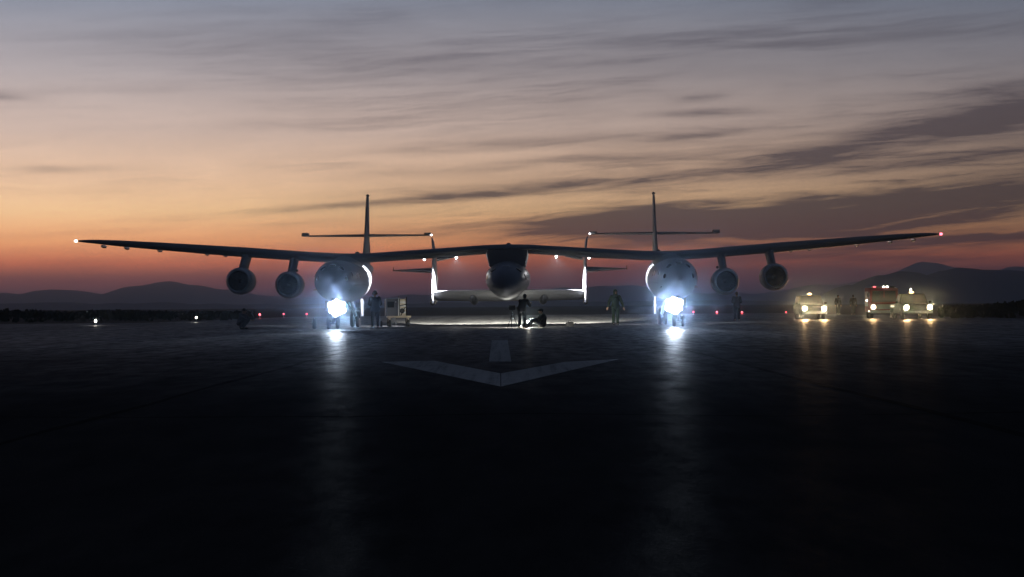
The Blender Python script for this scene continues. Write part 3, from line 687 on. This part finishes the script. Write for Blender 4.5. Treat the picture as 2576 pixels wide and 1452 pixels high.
SITG = sym(dict(pelvis=(0, 0.0, 0.15), chest=(0, 0.03, 0.44), neck=(0, 0.0, 0.61), head=(0, -0.05, 0.75), hip=(0.10, -0.02, 0.14), knee=(0.16, -0.42, 0.36), ankle=(0.13, -0.66, 0.09), toe=(0.15, -0.84, 0.05),
                sho=(0.18, 0.02, 0.56), elb=(0.23, -0.16, 0.36), wri=(0.12, -0.38, 0.42), han=(0.10, -0.48, 0.44)))
SITG['sit'] = 1
BEND = sym(dict(pelvis=(0, 0.12, 0.90), chest=(0, -0.06, 1.13), neck=(0, -0.18, 1.28), head=(0, -0.24, 1.42), hip=(0.10, 0.11, 0.87), knee=(0.12, 0.02, 0.48), ankle=(0.13, 0.06, 0.09), toe=(0.15, -0.12, 0.045),
                sho=(0.18, -0.12, 1.22), elb=(0.23, -0.28, 1.02), wri=(0.16, -0.46, 1.08), han=(0.13, -0.55, 1.12)))
def gpos(u, d): return (gx(u, d), d, 0.0)
person('person', 'person in dark jacket squatting below the outermost engine at left', gpos(607, 99), R(70), SQUAT, ('navy_cloth', 'navy_cloth'), 'cap')
person('person', 'person in bulky dark jacket and headset standing left of the ground power cart', gpos(943, 100.5), R(200), HOLD, ('navy_cloth', 'black_cloth'), 'headset', coat=0.045)
person('person', 'person in black bending over at the spaceplane nose beside the tripod lamp', gpos(1314, 95.4), R(150), BEND, ('black_cloth', 'black_cloth'), 'hair', coat=0.02)
person('person', 'person in dark clothes sitting on the ground with knees drawn up beside the spaceplane nose', gpos(1363, 95.8), R(-80), SITG, ('black_cloth', 'navy_cloth'), 'cap', coat=0.03)
person('person', 'person in dark green coveralls and hood walking with arms held away from the body', gpos(1548, 104), R(8), ARMSOUT, ('green_cloth', 'green_cloth'), 'hood', coat=0.02)
person('person', 'person in dark clothes standing behind the inner engine of the right wing', gpos(1853, 128), R(190), HOLD, ('navy_cloth', 'navy_cloth'), 'hair', coat=0.02)
person('person', 'distant person in dark clothes standing nearer to the single car with two headlights', gpos(2108, 186), R(20), STAND, ('black_cloth', 'black_cloth'), 'cap')
person('person', 'distant person in dark clothes standing nearer to the red fire truck', gpos(2146, 186), R(160), STAND, ('black_cloth', 'grey_cloth'), 'hair')

# ---------------------------------------------------------------- ground equipment
# tripod lamp under the spaceplane nose
tr = tag(empty('tripod_lamp', gpos(1288, 95.8)), 'tripod work lamp shining on the ground under the spaceplane nose', 'lamp')
for a in (100, 220, 340):
    MB().tube((0, 0, 0.72), (0.28 * math.cos(R(a)), 0.28 * math.sin(R(a)), 0.01), 0.018, 0.014, 8).build('leg', 'black', tr)
MB().tube((0, 0, 0.5), (0, 0, 0.84), 0.02).build('post', 'black', tr)
hd_ = MB().box((0, 0, 0.92), (0.30, 0.12, 0.22)).build('lamp_head', 'dark_paint', tr, bevel=0.015)
MB().box((0, 0.064, 0.92), (0.25, 0.01, 0.17)).build('lens', 'work_lens', hd_)
lamp('tripod_lamp_light', 'SPOT', (0, 0.12, 0.92), 3000.0, (1.0, 0.95, 0.80), tr, 0.08, (0.02, 1, -0.55), 100, 0.5)
# small lamp standing on the ground behind the two workers, source of the fan of light towards the camera
fl = tag(empty('floor_lamp', gpos(1330, 96.4)), 'small bright lamp standing on the ground between the spaceplane nose workers', 'lamp')
MB().box((0, 0, 0.02), (0.24, 0.18, 0.04)).build('base', 'black', fl, bevel=0.01)
MB().tube((-0.12, 0, 0.03), (-0.12, 0, 0.26), 0.012).build('bracket', 'black', fl); MB().tube((0.12, 0, 0.03), (0.12, 0, 0.26), 0.012).build('bracket', 'black', fl)
fh = MB().box((0, 0, 0.26), (0.22, 0.10, 0.18)).build('lamp_head', 'dark_paint', fl, bevel=0.012)
MB().box((0, -0.053, 0.26), (0.18, 0.008, 0.14)).build('lens', 'work_lens', fh)
lamp('floor_lamp_light', 'SPOT', (0, -0.10, 0.30), 1200.0, (1.0, 0.93, 0.78), fl, 0.06, (0, -1, -0.35), 110, 0.4)
# tool bag
tb = tag(empty('tool_bag', gpos(1433, 101), R(20)), 'small dark tool bag lying alone on the lit ground right of the sitting person', 'bag')
MB().prism([(-0.10, 0.0), (0.10, 0.0), (0.12, 0.09), (0.08, 0.19), (0, 0.22), (-0.08, 0.19), (-0.12, 0.09)], -0.17, 0.17).build('bag_body', 'bag', tb, bevel=0.02)
hb = MB()
for i in range(8):
    a0, a1 = math.pi * i / 8, math.pi * (i + 1) / 8
    hb.tube((0.09 * math.cos(a0), 0, 0.20 + 0.09 * math.sin(a0)), (0.09 * math.cos(a1), 0, 0.20 + 0.09 * math.sin(a1)), 0.011, None, 8)
hb.build('handle', 'bag', tb); MB().tube((-0.17, 0.02, 0.14), (-0.40, -0.05, 0.012), 0.011, None, 8).build('strap', 'bag', tb)
# extinguisher bottle near the left nose wheels
ex = tag(empty('extinguisher', gpos(790, 99)), 'small dark upright bottle standing on the ground left of the left nose wheels', 'extinguisher')
MB().lathe([(0.0, 0.01), (0.0, 0.09), (0.03, 0.1), (0.36, 0.1), (0.43, 0.07), (0.46, 0.03), (0.46, 0.01)], (0, 0, 0), 'z', 20).build('bottle', 'cart_dark', ex)
v_ = MB().tube((0, 0, 0.46), (0, 0, 0.52), 0.025); v_.tube((0, 0, 0.51), (0.13, 0, 0.55), 0.014); v_.build('valve', 'steel', ex)
MB().tube((-0.02, -0.03, 0.5), (-0.12, -0.02, 0.18), 0.014).build('hose', 'rubber', ex)
# ground power cart
gc = tag(empty('ground_power_cart', gpos(996, 106.5), R(6)), 'ground power cart with dark cabinet and pale lit deck on small wheels under the wing', 'cart')
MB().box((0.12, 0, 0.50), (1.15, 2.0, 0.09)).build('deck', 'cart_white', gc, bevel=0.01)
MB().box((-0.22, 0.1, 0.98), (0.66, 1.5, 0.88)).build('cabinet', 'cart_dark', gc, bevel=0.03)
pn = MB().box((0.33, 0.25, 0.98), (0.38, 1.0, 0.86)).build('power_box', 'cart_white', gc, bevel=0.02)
for k, (bx0, bx1, bz0, bz1) in enumerate(((0.16, 0.16, 0.55, 1.42), (0.51, 0.51, 0.55, 1.50), (0.16, 0.51, 1.05, 1.12), (0.22, 0.45, 0.56, 0.98))):
    MB().tube((bx0, -0.33, bz0), (bx1, -0.33, bz1), 0.022).build('guard_rail', 'black', pn)
MB().ball((0.30, -0.30, 0.80), (0.13, 0.05, 0.13)).build('hose_reel', 'rubber', pn)
MB().box((-0.30, -0.67, 1.12), (0.34, 0.03, 0.3)).build('control_panel', 'black', gc, bevel=0.01)
MB().ball((-0.05, -0.67, 1.25), (0.03, 0.02, 0.03)).build('indicator', 'steel', gc)
for k in range(4): MB().box((0.33, -0.256, 0.72 + k * 0.17), (0.30, 0.012, 0.10)).build('vent_slat', 'steel', pn)
MB().tube((0.09, -0.85, 0.54), (0.09, -0.85, 1.55), 0.03).build('post', 'steel', gc)
MB().tube((-0.1, -1.0, 0.46), (-0.1, -2.0, 0.12), 0.03).build('tow_bar', 'steel', gc)
for x in (-0.36, 0.58):
    for y in (-0.7, 0.75): wheel(x, y, 0.21, 0.13, gc)
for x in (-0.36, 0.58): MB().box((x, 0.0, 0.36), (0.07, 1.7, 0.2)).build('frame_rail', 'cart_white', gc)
wheel(-0.75, 0.2, 0.16, 0.1, gc)

# airfield lights
def edge_light(u, v, d, m, label, r=0.07, pw=0.0, col=(1, 0.9, 0.75), cat='light'):
    p = at(u, v, d); o = tag(empty('edge_light', (p.x, p.y, 0)), label, cat, 'airfield edge lights')
    z = max(p.z, 0.12)
    MB().tube((0, 0, 0), (0, 0, z - r * 0.6), 0.025, 0.02, 8).build('stem', 'steel', o); MB().lathe([(0, 0.01), (0, 0.09), (0.03, 0.09), (0.03, 0.01)], (0, 0, 0), 'z', 14).build('base_plate', 'steel', o)
    MB().lathe([(-0.8 * r, 0.01), (-0.8 * r, 0.85 * r), (0.0, r), (0.6 * r, 0.8 * r), (r, 0.05 * r)], (0, 0, z), 'z', 14).build('lamp_dome', m, o)
    if pw: lamp('edge_light_glow', 'POINT', (0, 0, z + r + 0.04), pw, col, o, 0.04)
edge_light(240, 808, 128, 'edge_white', 'white airfield light nearest to the left edge of the picture', 0.07, 60)
edge_light(493, 799, 152, 'edge_white', 'white airfield light below the left wing, left of the squatting person', 0.065, 45)
RL = (1, 0.12, 0.14)
edge_light(653, 792, 205, 'red_lens', 'red airfield light just right of the squatting person', 0.10, 60, RL)
edge_light(713, 790, 215, 'red_lens', 'middle one of the three red airfield lights left of the left landing light', 0.08, 30, RL)
edge_light(771, 790, 210, 'red_lens', 'red airfield light left of the left landing light, nearest to it', 0.09, 50, RL)
edge_light(1744, 785, 215, 'red_lens', 'red airfield light just right of the right landing light', 0.08, 30, RL)
edge_light(1803, 786, 210, 'red_lens', 'red airfield light between right landing light and the standing person', 0.09, 50, RL)
edge_light(1866, 786, 210, 'red_lens', 'red airfield light at the legs of the person behind the right engine', 0.09, 50, RL)
edge_light(1977, 786, 220, 'red_lens', 'faint red airfield light left of the car with two headlights', 0.07, 15, RL)

# ---------------------------------------------------------------- vehicles
HL = (1.0, 0.60, 0.27)
def vwheel(parent, x, y, r, w):
    ty = wheel(x, y, r, w, parent); return ty
def pickup(name, label, cat, u, d, paint, truck=True, beam=9000.0, wide=1.9, lamps_h=0.85, aim=-0.15, dip=-0.04, cone=22):
    o = tag(empty(name, gpos(u, d)), label, cat)
    w = wide / 2; L = 5.4 if truck else 4.8
    lower = [(0.0, 0.45), (0.0, 0.98), (0.12, 1.06), (1.35, 1.14), (L - 0.05, 1.14), (L, 1.0), (L, 0.5), (L - 0.55, 0.42), (L - 0.62, 0.62), (L - 0.85, 0.78), (L - 1.15, 0.78), (L - 1.38, 0.62), (L - 1.45, 0.42),
             (1.45, 0.40), (1.38, 0.62), (1.15, 0.78), (0.85, 0.78), (0.62, 0.62), (0.55, 0.42)]
    bd = MB().prism(lower, -w, w).build('body', paint, o, bevel=0.05)
    ce = 3.4 if truck else L - 0.3
    cab = MB(); z0, z1 = 1.12, 1.88
    cab.add([(-w * 0.95, 1.35, z0), (w * 0.95, 1.35, z0), (w * 0.95, ce + 0.1, z0), (-w * 0.95, ce + 0.1, z0), (-w * 0.80, 2.05, z1), (w * 0.80, 2.05, z1), (w * 0.80, ce - 0.15, z1), (-w * 0.80, ce - 0.15, z1)],
            [(3, 2, 1, 0), (4, 5, 6, 7), (0, 1, 5, 4), (1, 2, 6, 5), (2, 3, 7, 6), (3, 0, 4, 7)])
    cb = cab.build('cab', paint, o, bevel=0.05)
    def quad(name_, pts, m, par, off):
        n_ = (Vector(pts[1]) - Vector(pts[0])).cross(Vector(pts[2]) - Vector(pts[0])).normalized() * off
        vs = [Vector(p) + n_ for p in pts] + [Vector(p) - n_ * 0.3 for p in pts]
        MB().add(vs, [(0, 1, 2, 3), (7, 6, 5, 4), (0, 4, 5, 1), (1, 5, 6, 2), (2, 6, 7, 3), (3, 7, 4, 0)]).build(name_, m, par, smooth=False)
    quad('windshield', [(-w * 0.83, 1.46, z0 + 0.1), (w * 0.83, 1.46, z0 + 0.1), (w * 0.74, 1.98, z1 - 0.07), (-w * 0.74, 1.98, z1 - 0.07)], 'glass', cb, 0.015)
    for s in (-1, 1):
        xa, xb = s * w * 0.93, s * w * 0.825
        pts = [(xa, 1.75, z0 + 0.1), (xa, 2.6, z0 + 0.1), (xb, 2.6, z1 - 0.1), (xb, 2.15, z1 - 0.1)]
        quad('side_window', pts if s > 0 else pts[::-1], 'glass', cb, 0.02)
        pts = [(xa, 2.72, z0 + 0.1), (xa, ce - 0.1, z0 + 0.1), (xb, ce - 0.3, z1 - 0.1), (xb, 2.72, z1 - 0.1)]
        quad('side_window', pts if s > 0 else pts[::-1], 'marking_glass', cb, 0.02)
        dr = MB().box((s * (w + 0.004), 2.2, 0.86), (0.02, 1.0, 0.5)).build('door', paint, o, bevel=0.008)
        MB().box((s * (w + 0.022), 2.5, 1.0), (0.025, 0.16, 0.04)).build('handle', 'black', dr)
        MB().ball((s * (w + 0.13), 1.7, 1.26), (0.12, 0.06, 0.10)).build('mirror', 'black', o)
        hl = MB().box((s * (w - 0.24), -0.01, lamps_h), (0.44, 0.08, 0.42)).build('headlight', 'steel', o, bevel=0.02)
        MB().lathe([(0.0, 0.19), (-0.03, 0.14), (-0.05, 0.01)], (s * (w - 0.24), -0.055, lamps_h), 'y', 20).build('lens', 'head_lens', hl)
        lamp('headlight_beam', 'SPOT', (s * (w - 0.24), -0.14, lamps_h), beam, HL, o, 0.09, (aim, -1, dip), cone, 0.8)
        for y in (1.0, L - 1.0): vwheel(o, s * (w - 0.13), y, 0.38, 0.25)
    MB().box((0, -0.012, lamps_h), (wide - 0.9, 0.05, 0.24)).build('grille', 'black', o, bevel=0.01)
    MB().box((0, -0.06, 0.52), (wide - 0.06, 0.16, 0.2)).build('bumper', 'steel', o, bevel=0.03)
    if truck:
        MB().box((0, 4.4, 1.146), (wide - 0.3, 1.75, 0.012)).build('bed_liner', 'black', o)
        MB().box((-w - 0.004, 4.3, 0.95), (0.012, 1.4, 0.12)).build('side_marking', 'truck_white', o)
    be = MB().lathe([(0, 0.01), (0, 0.16), (0.03, 0.16), (0.03, 0.01)], (0, 2.5, z1 + 0.004), 'z', 18).build('beacon', 'black', o)
    MB().ball((0, 2.5, z1 + 0.10), (0.17, 0.11, 0.08)).build('beacon_dome', 'amber_lens', be)
    return o
pc_ = pickup('parked_car', 'dark car with two glaring headlights and a roof beacon, alone left of the trucks', 'car', 2048, 135, 'van_grey', False, 7000.0, 2.0, 0.84, -0.14, -0.04, 18)
pc_.scale = (0.82, 0.82, 0.82)
pk = pickup('pickup_truck', 'pickup truck with headlights on and amber roof beacon in front of the red fire truck', 'pickup truck', 2309, 130, 'van_grey', True, 3800.0, 2.2, 0.86)
pk.scale = (0.84, 0.84, 0.84)
MB().lathe([(0.25, 0.01), (0.25, 0.06), (0.36, 0.06), (0.36, 0.01)], (-0.05, 2.5, 1.88), 'z', 14).build('roof_lamp', 'edge_white', pk)
MB().tube((-0.05, 2.5, 2.02), (-0.05, 2.5, 2.14), 0.02).build('lamp_post', 'steel', pk)
# red fire truck
ft = tag(empty('fire_truck', gpos(2224, 137), R(-6)), 'red fire truck with roof lights on behind the pickup truck', 'fire truck')
ft.scale = (0.76, 0.76, 0.76)
w = 1.2
cabp = [(0.0, 0.55), (0.0, 1.35), (0.22, 2.45), (0.5, 2.62), (2.2, 2.62), (2.2, 0.55), (1.75, 0.5), (1.65, 0.85), (1.35, 1.02), (1.0, 0.85), (0.9, 0.5)]
fcab = MB().prism(cabp, -w, w).build('cab', 'red_paint', ft, bevel=0.05)
MB().box((0, 4.75, 1.62), (2.4, 5.0, 2.1)).build('body', 'red_paint', ft, bevel=0.04)
MB().add([(-1.05, -0.012, 1.42), (1.05, -0.012, 1.42), (0.98, 0.185, 2.36), (-0.98, 0.185, 2.36)], [(0, 1, 2, 3)]).build('windshield', 'glass', fcab, smooth=False)
MB().box((0, 0.1, 1.9), (0.05, 0.06, 0.95)).build('windshield_post', 'red_paint', fcab)
for s in (-1, 1):
    MB().box((s * 1.204, 1.1, 1.95), (0.02, 1.1, 0.7)).build('side_window', 'glass', fcab, bevel=0.01)
    MB().box((s * 1.206, 1.9, 1.25), (0.02, 0.1, 0.04)).build('handle', 'steel', fcab)
    h_ = MB().box((s * 0.93, -0.03, 0.98), (0.42, 0.08, 0.42)).build('headlight', 'steel', ft, bevel=0.02)
    MB().lathe([(0, 0.19), (-0.03, 0.14), (-0.05, 0.01)], (s * 0.93, -0.075, 0.98), 'y', 20).build('lens', 'head_lens' if s < 0 else 'glass', h_)
    if s < 0: lamp('headlight_beam', 'SPOT', (s * 0.93, -0.17, 0.98), 3800.0, HL, ft, 0.09, (-0.15, -1, -0.04), 22, 0.8)
    MB().box((s * 1.36, 0.2, 2.0), (0.1, 0.08, 0.34)).build('mirror', 'black', ft, bevel=0.01)
    MB().tube((s * 1.18, 0.25, 2.1), (s * 1.36, 0.2, 2.1), 0.015).build('mirror_arm', 'steel', ft)
    for y in (1.33, 5.6): vwheel(ft, s * 1.0, y, 0.5, 0.3)
    for k in range(3): MB().box((s * 1.206, 3.2 + k * 1.5, 1.7), (0.02, 1.25, 1.3)).build('locker_shutter', 'steel', ft, bevel=0.01)
    MB().tube((s * 1.45, 0.1, 1.55), (s * 1.2, 0.3, 1.55), 0.012).build('marker_arm', 'steel', ft)
MB().ball((-1.47, 0.1, 1.55), 0.07).build('marker_lamp', 'edge_white', ft); MB().ball((-1.30, -0.05, 0.62), 0.04).build('marker_lamp', 'edge_white', ft)
MB().box((0, -0.035, 1.0), (1.3, 0.06, 0.42)).build('grille', 'steel', ft, bevel=0.01)
MB().box((0, -0.12, 0.58), (2.36, 0.25, 0.24)).build('bumper', 'steel', ft, bevel=0.03)
lb = MB().box((0, 0.7, 2.70), (1.9, 0.3, 0.12)).build('light_bar', 'black', ft, bevel=0.02)
MB().ball((-0.78, 0.52, 2.72), (0.12, 0.05, 0.06)).build('red_lamp', 'red_lens', lb)
MB().ball((0.0, 0.52, 2.72), (0.09, 0.05, 0.06)).build('white_lamp', 'edge_white', lb); MB().ball((0.3, 0.52, 2.72), (0.10, 0.05, 0.06)).build('white_lamp', 'edge_white', lb)
for k in (-0.3, 0.3): MB().tube((k, 2.5, 2.78), (k, 7.0, 2.78), 0.03).build('ladder_rail', 'steel', ft)
for k in range(9): MB().tube((-0.3, 2.8 + k * 0.5, 2.78), (0.3, 2.8 + k * 0.5, 2.78), 0.018).build('ladder_rung', 'steel', ft)

# ---------------------------------------------------------------- haze
hz = MB().box((0, 8700, 141), (20000, 18400, 285)).build('haze', 'soil', None, smooth=False)
tag(hz, 'thin dusk haze over the whole airfield', 'haze', kind='stuff')
hm = bpy.data.materials.new('haze_air'); hm.use_nodes = True; hm.node_tree.nodes.clear()
ho_ = hm.node_tree.nodes.new('ShaderNodeOutputMaterial'); ad = hm.node_tree.nodes.new('ShaderNodeAddShader')
for i, (dens, an, hc) in enumerate(((0.000105, 0.5, (0.50, 0.70, 1.0)), (0.000028, 0.993, (0.85, 0.9, 0.96)))):      # fine dust (broad scatter) and a forward-scattering part added for the glow around lamps
    pv = hm.node_tree.nodes.new('ShaderNodeVolumePrincipled')
    pv.inputs['Color'].default_value = (*hc, 1); pv.inputs['Density'].default_value = dens; pv.inputs['Anisotropy'].default_value = an
    hm.node_tree.links.new(pv.outputs[0], ad.inputs[i])
hm.node_tree.links.new(ad.outputs[0], ho_.inputs['Volume'])
hz.data.materials.clear(); hz.data.materials.append(hm)
